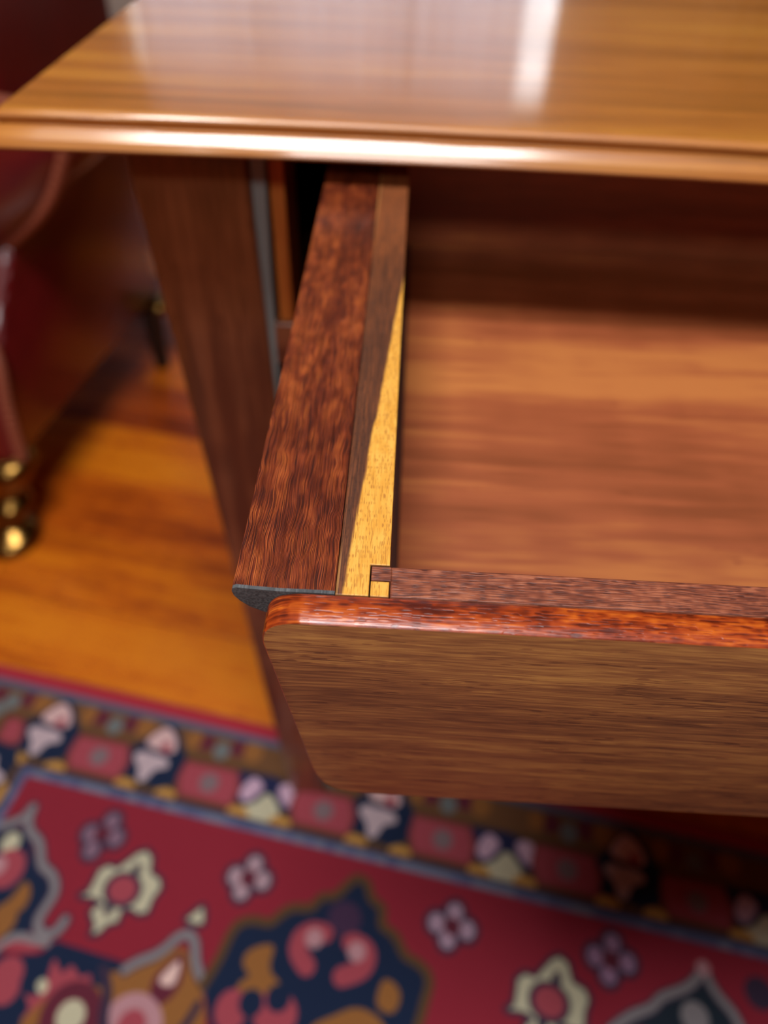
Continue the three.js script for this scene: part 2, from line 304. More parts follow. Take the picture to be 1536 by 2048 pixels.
{ // legs taper towards the floor
  const leg = (xo, xi, xbo, xbi, zf, zb, zbf, zbb, y0) => {
    const g = rbox(0, 1, 0, 1, 0, 1, 0.03, 2), p = g.attributes.position;
    for (let i = 0; i < p.count; i++) {
      const t = p.getY(i), a = p.getX(i), b = p.getZ(i), k = Math.pow(t, 1.0);
      p.setXYZ(i, THREE.MathUtils.lerp(THREE.MathUtils.lerp(xbo, xbi, a), THREE.MathUtils.lerp(xo, xi, a), k), y0 + (0.7446 - y0) * t, THREE.MathUtils.lerp(THREE.MathUtils.lerp(zbb, zbf, b), THREE.MathUtils.lerp(zb, zf, b), k));
    }
    g.computeVertexNormals(); return grain(toCreasedNormals(g, 0.5), 'y', 0.4, 0.12, xo, zf);
  };
  const mir = 0.565;
  tp('leg', leg(-0.1375, -0.078, -0.0985, -0.0605, -0.365, -0.42, -0.352, -0.392, 0.008), M.leg);
  tp('leg', leg(mir + 0.078, mir + 0.1375, mir + 0.0605, mir + 0.0985, -0.365, -0.42, -0.352, -0.392, 0.008), M.leg);
  tp('leg', leg(-0.12, -0.065, -0.09, -0.05, -0.87, -0.925, -0.9, -0.94, 0.0), M.leg);
  tp('leg', leg(mir + 0.065, mir + 0.12, mir + 0.05, mir + 0.09, -0.87, -0.925, -0.9, -0.94, 0.0), M.leg);
  for (const s of [0, 1]) {
    const X = (a, b) => s ? [mir - b, mir - a] : [a, b];
    const es = new THREE.Shape([[-0.0771, 0.7445], [-0.0693, 0.7445], [-0.0728, 0.585], [-0.0768, 0.585]].map(([x, y]) => new THREE.Vector2(s ? mir - x : x, y)));
    tp('edge_strip', new THREE.ExtrudeGeometry(es, { depth: 0.02, bevelEnabled: true, bevelThickness: 0.0004, bevelSize: 0.0004, bevelOffset: -0.0004, bevelSegments: 1 }).translate(0, 0, -0.3875), M.grey, table, 'grey strip along the inner edge of the leg');
    tp('drawer_guide', grain(rbox(...X(-0.0690, -0.0612), 0.6404, 0.7445, -0.41, -0.3715, 0.0008), 'y', 0.42, 0.28), M.guide, table, 'pale orange wooden drawer guide beside the leg');
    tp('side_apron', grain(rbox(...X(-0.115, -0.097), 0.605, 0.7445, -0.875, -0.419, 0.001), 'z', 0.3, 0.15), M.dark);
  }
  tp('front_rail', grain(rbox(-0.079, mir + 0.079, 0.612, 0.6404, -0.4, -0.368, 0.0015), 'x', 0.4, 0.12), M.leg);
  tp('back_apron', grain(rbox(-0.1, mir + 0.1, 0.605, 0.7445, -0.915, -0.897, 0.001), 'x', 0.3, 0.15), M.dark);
  tp('added_back_panel', grain(rbox(-0.09, mir + 0.09, 0.04, 0.605, -0.912, -0.9, 0.001), 'x', 0.3, 0.15), M.dark);  // unseen panel, added to keep the window light off the rug
  tp('added_end_panel', grain(rbox(mir + 0.098, mir + 0.112, 0.04, 0.605, -0.88, -0.41, 0.001), 'z', 0.3, 0.15), M.dark);  // unseen too, added to darken the rug under the drawer
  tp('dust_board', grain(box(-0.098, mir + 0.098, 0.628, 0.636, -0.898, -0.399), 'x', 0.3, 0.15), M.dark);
}
{ // drawer
  const dr = new THREE.Group(); dr.name = 'drawer'; table.add(dr);
  const d = (name, geo, mat, label) => tp(name, geo, mat, dr, label);
  const ZF = -0.1073, ZB = -0.434, mir = 0.565, Y = 0.735;
  // face board with rounded corners, laid over the drawer front
  {
    const s = new THREE.Shape();
    const pts = [[-0.0193, 0.735], [-0.0293, 0.7262], [-0.0278, 0.7105], [-0.0187, 0.6505], [-0.0068, 0.6382]];
    s.moveTo(mir + 0.0193, 0.735); s.lineTo(-0.0193, 0.735);
    s.bezierCurveTo(-0.0262, 0.735, -0.0299, 0.7318, -0.0291, 0.7245);
    s.lineTo(-0.0203, 0.6585); s.bezierCurveTo(-0.0184, 0.6445, -0.015, 0.6392, -0.003, 0.6384);
    s.lineTo(0.14, 0.6368); s.lineTo(mir - 0.14, 0.6368); s.lineTo(mir + 0.003, 0.6384);
    s.bezierCurveTo(mir + 0.015, 0.6392, mir + 0.0184, 0.6445, mir + 0.0203, 0.6585);
    s.lineTo(mir + 0.0291, 0.7245); s.bezierCurveTo(mir + 0.0299, 0.7318, mir + 0.0262, 0.735, mir + 0.0193, 0.735);
    const bv = 0.0006, g = new THREE.ExtrudeGeometry(s, { depth: 0.0088 - 2 * bv, bevelEnabled: true, bevelThickness: bv, bevelSize: bv, bevelOffset: -bv, bevelSegments: 4, curveSegments: 20 }).translate(0, 0, ZF + bv);
    const gf = [], ge = [], pp = g.attributes.position, nn = g.attributes.normal;
    // split: the flat face keeps the front wood, the edge all round is polished
    const tri = (i) => { const a = []; for (let k = 0; k < 3; k++) a.push(pp.getX(i + k), pp.getY(i + k), pp.getZ(i + k)); return a; };
    for (let i = 0; i < pp.count; i += 3) (nn.getZ(i) > 0.9 && nn.getZ(i + 1) > 0.9 && nn.getZ(i + 2) > 0.9 ? gf : ge).push(...tri(i));
    const mk = (a) => { const q = new THREE.BufferGeometry(); q.setAttribute('position', new THREE.Float32BufferAttribute(a, 3)); return toCreasedNormals(q, 0.7); };
    d('front_face', setUV(mk(gf), (x, y) => [(x + 0.05) / 0.26, (y - 0.63) / 0.13]), M.front);
    d('front_edge', setUV(mk(ge), (x, y, z, nx, ny) => Math.abs(ny) > Math.abs(nx) ? [(x + 0.05) / 0.24, (z + 0.11) / 0.024] : [(y - 0.6 + 0.03) / 0.24, (z + 0.11) / 0.024]), M.edge, 'polished red-brown edge of the drawer front');
  }
  d('front_board', grain(rbox(0.0011, mir - 0.0011, 0.645, Y - 0.0002, -0.1171, ZF - 0.0001, 0.0006), 'x', 0.24, 0.024, 0.05, 0.12), M.inner);
  const shapeXZ = (pts, y0, y1, bv = 0.0003) => { const s = new THREE.Shape(pts.map(([x, z]) => new THREE.Vector2(x, -z))); return new THREE.ExtrudeGeometry(s, { depth: y1 - y0 - 2 * bv, bevelEnabled: true, bevelThickness: bv, bevelSize: bv, bevelOffset: -bv, bevelSegments: 2 }).rotateX(-Math.PI / 2).translate(0, y0 + bv, 0); };
  for (const sd of [0, 1]) {
    const X = (x) => sd ? mir - x : x, pts = (a) => { const b = a.map(([x, z]) => [X(x), z]); return sd ? b : b.reverse(); };
    const uvS = (x, y, z, nx, ny) => { const xl = sd ? mir - x : x; return [(ZF - z) / 0.34, (ny > 0.5 ? xl + 0.0121 : 0.0005 + (Y - y) * 0.14) / 0.014]; };
    // side with a socket cut for the pin of the front
    d('drawer_side', setUV(shapeXZ(pts([[-0.0121, ZF - 0.0001], [-0.0040, ZF - 0.0001], [-0.0040, -0.1172], [0.0009, -0.1172], [0.0009, ZB], [-0.0121, ZB]]), 0.648, Y), uvS), M.pale, 'pale drawer side with dark brown over its outer strip');
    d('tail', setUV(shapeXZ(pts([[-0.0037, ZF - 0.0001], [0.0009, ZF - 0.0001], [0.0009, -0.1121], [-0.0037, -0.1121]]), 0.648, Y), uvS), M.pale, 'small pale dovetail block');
    const px = [X(-0.0037), X(0.0014)].sort((a, b) => a - b);
    d('pin', grain(rbox(px[0], px[1], 0.655, Y - 0.0001, -0.1169, -0.1124, 0.0003), 'x', 0.24, 0.024, 0.05, 0.12), M.inner, 'red-brown pin of the joint');
    // wide outer moulding of the side, rounded below its outer edge
    const prof = [[-0.0123, 0.7349], [-0.016, 0.7350], [-0.026, 0.7349], [-0.033, 0.7353], [-0.0362, 0.7356], [-0.0372, 0.7350], [-0.0374, 0.734], [-0.0370, 0.7322], [-0.0358, 0.7303], [-0.0336, 0.7280], [-0.0305, 0.7262], [-0.026, 0.7245], [-0.0123, 0.7215]];
    const sh = new THREE.Shape(prof.map(([x, y]) => new THREE.Vector2(X(x), y)));
    const g = new THREE.ExtrudeGeometry(sh, { depth: ZF - 0.0012 - ZB, bevelEnabled: false, steps: 1 }).translate(0, 0, ZB);
    d('outer_moulding', setUV(toCreasedNormals(g, 0.7), (x, y, z) => [(ZF - z) / 0.34, ((sd ? mir - x : x) + 0.042 + (0.736 - y) * 0.4) / 0.042]), M.ripple, 'dark rippled mahogany moulding on the drawer side');
    const sc = new THREE.Shape(prof.map(([x, y]) => new THREE.Vector2(X(x), y)));
    d('end_cap', setUV(new THREE.ExtrudeGeometry(sc, { depth: 0.001, bevelEnabled: false }).translate(0, 0, ZF - 0.0012), (x, y) => [x / 0.03, y / 0.015]), M.black, 'dark grey end grain of the moulding');
  }
  for (const a of [0.0011, mir - 0.0041]) d('shade_strip', grain(box(a, a + 0.003, 0.652, 0.6575, ZB + 0.0005, -0.1173), 'z', 0.3, 0.15), M.dark, 'dark strip standing for the shade beside the drawer bottom');  // dark strips put in for the shade in the gap along the sides
  d('drawer_bottom', grain(rbox(0.0042, mir - 0.0042, 0.654, 0.660, ZB + 0.0005, -0.1172, 0.0006), 'x', 0.42, 0.28, 0.03, 0.46), M.bottom);
  d('drawer_back', grain(rbox(-0.0119, mir + 0.0119, 0.652, 0.728, ZB - 0.01, ZB - 0.0001, 0.0008), 'x', 0.42, 0.28, 0.1, 0.3), M.bottom);
  // runners that carry the drawer inside the table
  for (const sd of [0, 1]) { const x0 = -0.03, x1 = -0.008, a = sd ? mir - x1 : x0, b = sd ? mir - x0 : x1; tp('drawer_runner', grain(rbox(a, b, 0.6362, 0.6478, -0.885, -0.37, 0.001), 'z', 0.3, 0.15), M.dark); }
}

// ---------------------------------------------------------------- rug
const RUG = {
  lozenge: '-323,382 -306,364 -287,338 -289,307 -305,295 -369,304 -370,324 -352,346',
  pinkTop: '-327,375 -309,360 -303,341 -323,340 -347,344 -341,359',
  trefoil: '-353,330 -344,337 -331,334 -320,336 -306,331 -306,321 -320,318 -323,306 -329,298 -337,301 -339,315 -348,321',
  loz2: '-231,340 -186,342 -153,333 -145,320 -153,305 -214,301 -230,309',
  p1: '-211,339 -195,330 -196,322 -208,305 -219,308 -221,320',
  p2: '-178,334 -164,339 -150,330 -154,318 -158,309 -167,314 -176,323',
  cream: '-190,322 -180,319 -165,302 -171,286 -191,286 -213,291 -216,299 -198,307',
  gold: '-238,290 -227,300 -218,292 -228,287',
  sc1: '-496,203 -469,214 -455,224 -447,231 -445,247 -444,230 -434,216 -418,211 -407,194 -401,186 -385,182 -373,167 -376,150 -378,137 -371,127 -357,127 -351,136 -350,144',
  sc1fill: '-494,199 -466,209 -444,223 -422,202 -405,180 -387,177 -378,163 -383,139 -373,125 -431,103',
  dots1: '-448,201 -437,176 -413,129',
  gold1: '-411,173 -396,159 -398,138 -411,143 -422,139 -415,153',
  petal1: '-367,231 -349,249 -337,233 -357,215 -354,234',
  flower: '-297,230 -287,224 -282,209 -269,205 -264,196 -268,184 -268,169 -278,165 -288,168 -295,166 -294,154 -304,149 -309,139 -318,136 -319,146 -329,156 -327,163 -321,167 -331,169 -345,167 -348,170 -341,175 -340,186 -340,198 -332,206 -321,205 -315,213 -306,225',
  flowerC: '-305,185 -293,188 -310,195 -299,206 -311,165',
  arrow: '-214,194 -204,172 -216,169 -231,172 -222,182',
  navy2: '-430,99 -399,101 -381,103 -359,110 -349,124 -312,123 -272,122 -236,50 -376,18',
  out2: '-410,94 -403,108 -392,120 -370,120 -357,120',
  rose2: '-400,104 -390,116 -370,117 -359,116 -368,108 -385,108',
  out3: '-269,116 -261,125 -245,134 -235,145 -229,156 -219,162 -209,156 -203,140 -194,129 -184,123 -174,114 -168,101',
  med: '-270,114 -246,130 -220,152 -206,139 -194,124 -179,110 -164,66 -259,45 -293,81 -286,95 -284,112',
  drop: '-217,147 -207,121 -215,99 -231,92 -240,114 -226,135',
  dropC: '-217,140 -213,115 -225,111 -233,115 -226,128',
  flame: '-341,85 -340,90 -345,114 -327,96 -324,111 -308,98 -301,108 -292,91 -308,80 -315,66 -351,50 -342,65 -359,76 -342,74',
  dropW: '-346,93 -334,87 -338,76 -349,82',
  arcG: '-338,53 -328,70 -313,84 -295,91 -270,84',
  dotsC: '-302,68 -381,86 -376,74 -241,74',
  big: '-187,122 -184,131 -179,149 -177,170 -172,183 -157,190 -139,189 -131,202 -120,211 -100,213 -95,228 -79,230 -70,245 -61,256 -47,252 -42,237 -25,232 -26,214 -7,210 4,192 21,190 36,179 33,159 31,138 22,105 -151,65',
  c1: '-91,161 -104,169 -105,184 -94,194 -81,194 -73,187',
  c2: '-62,186 -52,193 -38,192 -31,183 -34,170 -53,160',
  cd: '-90,187 -44,185',
  g5a: '-155,162 -126,176 -129,149 -111,141 -103,127 -126,126 -155,121 -152,134 -142,140 -156,146',
  g5b: '-12,172 10,162 7,140 -9,140 -16,148',
  r5: '-109,115 -152,108 -64,213',
  mound: '-76,112 -53,126 -33,140 -3,135 15,103 -68,84',
  petal2: '-191,226 -175,242 -161,228 -180,213 -177,227',
  petal3: '32,231 50,245 65,231 46,218 49,231',
  petal4: '199,238 216,254 232,239 213,224 215,238',
  fl2c: '155,186',
  sc4: '216,176 223,183 238,195 258,205 264,216 291,229 304,243 309,253 315,239 325,227 336,219 343,205',
  r7: '298,206 364,242'
};
{
  const U0 = -0.597, U1 = 1.20, V1 = 0.4, V0 = -0.75, H = 0.008, S = 1100, W = Math.round((U1 - U0) * S), Hh = Math.round((V1 - V0) * S);
  const cv = document.createElement('canvas'); cv.width = W; cv.height = Hh; const c = cv.getContext('2d');
  const X = (u) => (u - U0) * S, Yc = (v) => (V1 - v) * S;
  const C = { red: '#861a2c', deep: '#9c2138', navy: '#071b39', cream: '#bcb698', gold: '#8c5a2a', brown: '#543a20', rose: '#9c404b', pink: '#b08186', grey: '#7f787a', blue: '#51586f', plum: '#5c1c2e', green: '#676c6c', line: '#33243a' };
  const pts = (k) => RUG[k].split(' ').map((p) => p.split(',').map((n) => n / 1000));
  let cu = 0, cvv = 0;
  const path = (a, close, soft = true) => {
    const q = a.map(([u, v]) => [X(u + cu), Yc(v + cvv)]), n = q.length; c.beginPath();
    if (!soft) { q.forEach((p, i) => i ? c.lineTo(...p) : c.moveTo(...p)); if (close) c.closePath(); return; }
    const mid = (p, r) => [(p[0] + r[0]) / 2, (p[1] + r[1]) / 2];
    if (close) { c.moveTo(...mid(q[n - 1], q[0])); for (let i = 0; i < n; i++) c.quadraticCurveTo(q[i][0], q[i][1], ...mid(q[i], q[(i + 1) % n])); c.closePath(); }
    else { c.moveTo(...q[0]); for (let i = 1; i < n - 1; i++) c.quadraticCurveTo(q[i][0], q[i][1], ...mid(q[i], q[i + 1])); c.lineTo(...q[n - 1]); }
  };
  const fill = (k, col, soft = true, edge) => { path(typeof k === 'string' ? pts(k) : k, true, soft); c.fillStyle = col; c.fill(); if (edge) { c.strokeStyle = edge; c.lineWidth = 0.0045 * S; c.lineJoin = 'round'; c.stroke(); } };
  const stroke = (k, col, w) => { path(typeof k === 'string' ? pts(k) : k, false); c.strokeStyle = col; c.lineWidth = w * S; c.lineCap = c.lineJoin = 'round'; c.stroke(); };
  const dot = (p, r, col, r2 = r) => { c.beginPath(); c.ellipse(X(p[0] + cu), Yc(p[1] + cvv), r * S, r2 * S, 0, 0, 7); c.fillStyle = col; c.fill(); };
  const rect = (u0, u1, v0, v1, col) => { c.fillStyle = col; c.fillRect(X(u0), Yc(v1), (u1 - u0) * S, (v1 - v0) * S); };
  const BW = 0.125;
  // field
  rect(U0, U1, V0, V1, C.red);
  // field motifs
  fill('sc1fill', C.navy); stroke('sc1', C.line, 0.0135); stroke('sc1', C.grey, 0.0088);
  { const [a, b, d] = pts('dots1'); dot(a, 0.010, C.cream, 0.012); dot(b, 0.019, C.rose, 0.021); dot([b[0] - 0.012, b[1]], 0.010, C.pink); dot(d, 0.014, C.gold, 0.018); } fill('gold1', C.gold);
  fill('navy2', C.navy, false); fill('rose2', C.rose); stroke('out2', C.grey, 0.008);
  fill('flame', C.rose); fill('dropW', C.cream);
  fill('med', C.gold); stroke('out3', C.line, 0.012); stroke('out3', C.grey, 0.0085); fill('drop', C.plum); fill('dropC', '#dcb9ae'); 
  stroke('arcG', C.gold, 0.016);
  { const [a, b, d, e] = pts('dotsC'); dot(a, 0.03, C.plum); dot(a, 0.014, C.cream); dot(b, 0.016, C.rose); dot(d, 0.014, C.rose); dot(e, 0.03, C.pink, 0.028); dot(e, 0.014, C.rose); }
  stroke([[-0.29, 0.112], [-0.275, 0.095], [-0.272, 0.075], [-0.262, 0.06]], C.line, 0.010); stroke([[-0.185, 0.105], [-0.19, 0.085], [-0.2, 0.07]], C.line, 0.008);
  fill('big', C.navy); stroke('big', C.brown, 0.0095);
  stroke(pts('c1').slice(0, 5), C.rose, 0.019); stroke(pts('c2').slice(1), C.rose, 0.019); { const [a, b] = pts('cd'); dot(a, 0.0095, C.pink); dot(b, 0.0095, C.pink); }
  fill('g5a', C.gold); fill('g5b', C.gold); fill('mound', C.gold); { const [a, b, d] = pts('r5'); dot(a, 0.022, C.rose, 0.02); dot(b, 0.016, C.rose, 0.018); dot(d, 0.018, '#3c2440', 0.016); }
  dot([-0.11, 0.128], 0.012, C.navy); dot([-0.135, 0.118], 0.012, C.navy);
  const petals = (k, col) => { const p = pts(k), q = p[4]; for (let i = 0; i < 4; i++) { dot(p[i], 0.0135, C.line, 0.0145); } for (let i = 0; i < 4; i++) dot(p[i], 0.0085, col, 0.0095); dot(q, 0.0085, C.plum); };
  petals('petal1', '#7d5f70'); petals('petal2', '#a88a92'); petals('petal3', '#a88a9c'); petals('petal4', '#94708c');
  const flower = () => { fill('flower', C.cream, false, C.line); const [a, , , b, d] = pts('flowerC'); dot(a, 0.0215, C.line, 0.0185); dot(a, 0.0155, C.rose, 0.0135); dot(b, 0.005, C.line, 0.008); dot(d, 0.005, C.line, 0.008); };
  flower(); { const f = pts('flowerC')[0], g = pts('fl2c')[0]; cu = g[0] - f[0]; cvv = g[1] - f[1]; flower(); cu = cvv = 0; }
  fill('arrow', C.cream, true, C.line);
  { const q = pts('sc4'); fill([...q, [0.36, 0.12], [0.2, 0.12]], '#15222f', false); stroke('sc4', C.line, 0.012); stroke('sc4', C.grey, 0.0085); const [a, b] = pts('r7'); dot(a, 0.014, C.grey); dot(b, 0.015, C.line); dot([0.25, 0.165], 0.02, C.rose); dot([0.3, 0.15], 0.016, C.gold); dot([0.309, 0.252], 0.0075, C.pink); }
  // farther parts of the field repeat the same blossoms
  for (const [du, dv] of [[0.72, -0.02], [0.2, -0.26], [0.66, -0.3], [1.12, -0.2], [0.42, -0.55], [0.95, -0.6], [-0.05, -0.4], [0.1, -0.66], [-0.1, -0.2]]) { cu = du; cvv = dv; flower(); }
  for (const [du, dv] of [[0.6, -0.02], [0.9, 0.0], [0.32, -0.3], [0.8, -0.3], [0.3, -0.62], [0.7, -0.62], [0.0, -0.55]]) { cu = du; cvv = dv; petals('petal2', '#a88a92'); }
  for (const [du, dv] of [[0.62, -0.08], [1.05, -0.1], [0.5, -0.35], [0.1, -0.42], [0.9, -0.42]]) { cu = du; cvv = dv; fill('big', C.navy); stroke('big', C.brown, 0.0095); stroke('c1', C.rose, 0.021); stroke('c2', C.rose, 0.021); fill('mound', C.gold); }
  cu = cvv = 0;
  // borders: the far one is drawn, then turned for the other three sides
  const border = (len0, len1, sq0) => {
    rect(len0, len1, 0.284, 0.4, C.brown);
    rect(len0, len1, 0.345, 0.378, '#6a4628');
    for (let k = -8; k < 12; k++) {
      const s = sq0 + 0.1415 * k;                       // a red square, then a motif 71 mm on
      cu = 0; dot([s + 0.02, 0.366], 0.011, C.plum); dot([s - 0.022, 0.364], 0.011, C.plum); dot([s, 0.358], 0.010, C.green, 0.011); dot([s + 0.038, 0.366], 0.012, C.gold, 0.014); dot([s - 0.038, 0.364], 0.010, C.gold, 0.012);
      const odd = ((k % 2) + 2) % 2 === 0 || k === -1;
      if (odd) { cu = s + 0.071 + 0.327 - 0.006; fill('lozenge', C.navy, false); fill('pinkTop', '#cfa9a6', true); dot([-0.318, 0.346], 0.006, C.rose, 0.007); fill('trefoil', '#b9a3a8'); }
      else { cu = s + 0.071 + 0.189; fill('loz2', '#1a1f45', false); fill('p1', '#c3a0b4'); fill('p2', '#c3a0b4'); fill('cream', C.cream); }
      cu = 0; fill([[s - 0.036, 0.336], [s + 0.028, 0.338], [s + 0.037, 0.318], [s + 0.034, 0.296], [s - 0.03, 0.296], [s - 0.038, 0.314]].flatMap((p) => [p, p]), C.rose, true, '#7c3434'); dot([s, 0.317], 0.0115, '#7a6468');
      for (const e of [-0.045, 0.045]) dot([s + e, 0.292], 0.013, '#b5843e', 0.0075);
    }
    cu = 0;
    rect(len0, len1, 0.377, 0.3865, C.blue); rect(len0, len1, 0.284, 0.2885, C.line);
    rect(len0, len1, 0.27, 0.2855, '#454b6c'); const r = rand(9); for (let u = len0; u < len1; u += 0.012) rect(u, u + 0.012, 0.2735, 0.2825, ['#5d6684', '#6d7488', '#4e5878'][Math.floor(r() * 3)]);
    rect(len0, len1, 0.3865, 0.4, '#a82636');
  };
  const clipTo = (a) => { c.beginPath(); a.forEach(([u, v], i) => i ? c.lineTo(X(u), Yc(v)) : c.moveTo(X(u), Yc(v))); c.closePath(); c.clip(); };
  c.save(); clipTo([[U0, V1], [U1, V1], [U1 - BW, V1 - BW], [U0 + BW, V1 - BW]]); border(U0, U1, -0.4005); c.restore();
  const turned = (quad, ang, pu, pv, qu, qv, sq) => { c.save(); clipTo(quad); c.translate(X(qu), Yc(qv)); c.rotate(ang); c.translate(-X(pu), -Yc(pv)); border(-1, 1, sq); c.restore(); };
  turned([[U0, V1], [U0 + BW, V1 - BW], [U0 + BW, V0 + BW], [U0, V0]], -Math.PI / 2, 0, V1, U0, -0.1, 0.02);
  turned([[U1, V1], [U1 - BW, V1 - BW], [U1 - BW, V0 + BW], [U1, V0]], Math.PI / 2, 0, V1, U1, -0.1, 0.02);
  turned([[U0, V0], [U0 + BW, V0 + BW], [U1 - BW, V0 + BW], [U1, V0]], Math.PI, 0.3, V1, 0.3, V0, 0.02);
  const map = new THREE.CanvasTexture(cv); map.colorSpace = THREE.SRGBColorSpace; map.anisotropy = 8;
  const pile = maps(512, 512, 0.15, 0.15, (u, v) => { const k = 0.5 + 0.25 * Math.sin(u * 6283 / 2.2) + 0.25 * Math.sin(v * 6283 / 2.6); return [[255, 255, 255], 0.6 * k + 0.4 * vn(u * 900, v * 900)]; });
  pile.bumpMap.wrapS = pile.bumpMap.wrapT = THREE.RepeatWrapping; pile.bumpMap.repeat.set((U1 - U0) / 0.15, (V1 - V0) / 0.15);
  const t = thing('rug', 'red patterned wool rug with a navy and gold border under the table', 'rug', world((U0 + U1) / 2, 0, (V0 + V1) / 2), TURN);
  const a = (U1 - U0) / 2, b = (V1 - V0) / 2;
  mesh('pile', setUV(rbox(-a, a, 0.0005, H, -b, b, 0.0035, 3), (x, y, z) => [(x + a) / (2 * a), (b - z) / (2 * b)]), new THREE.MeshPhysicalMaterial({ map, bumpMap: pile.bumpMap, bumpScale: 0.0009, roughness: 1, sheen: 0.08, sheenRoughness: 0.6, sheenColor: new THREE.Color(0.5, 0.4, 0.4) }), t);
  const edgeM = new THREE.MeshStandardMaterial({ color: 0xa02233, roughness: 1 });
  const tube = (x0, z0, x1, z1) => { const g = new THREE.CylinderGeometry(0.0045, 0.0045, Math.hypot(x1 - x0, z1 - z0), 10, 1); if (z0 === z1) g.rotateZ(Math.PI / 2); else g.rotateX(Math.PI / 2); return g.translate((x0 + x1) / 2, 0.0046, (z0 + z1) / 2); };
  for (const e of [[-a, -b, a, -b], [-a, b, a, b], [-a, -b, -a, b], [a, -b, a, b]]) mesh('edge_binding', tube(...e), edgeM, t, 'red bound edge');
}

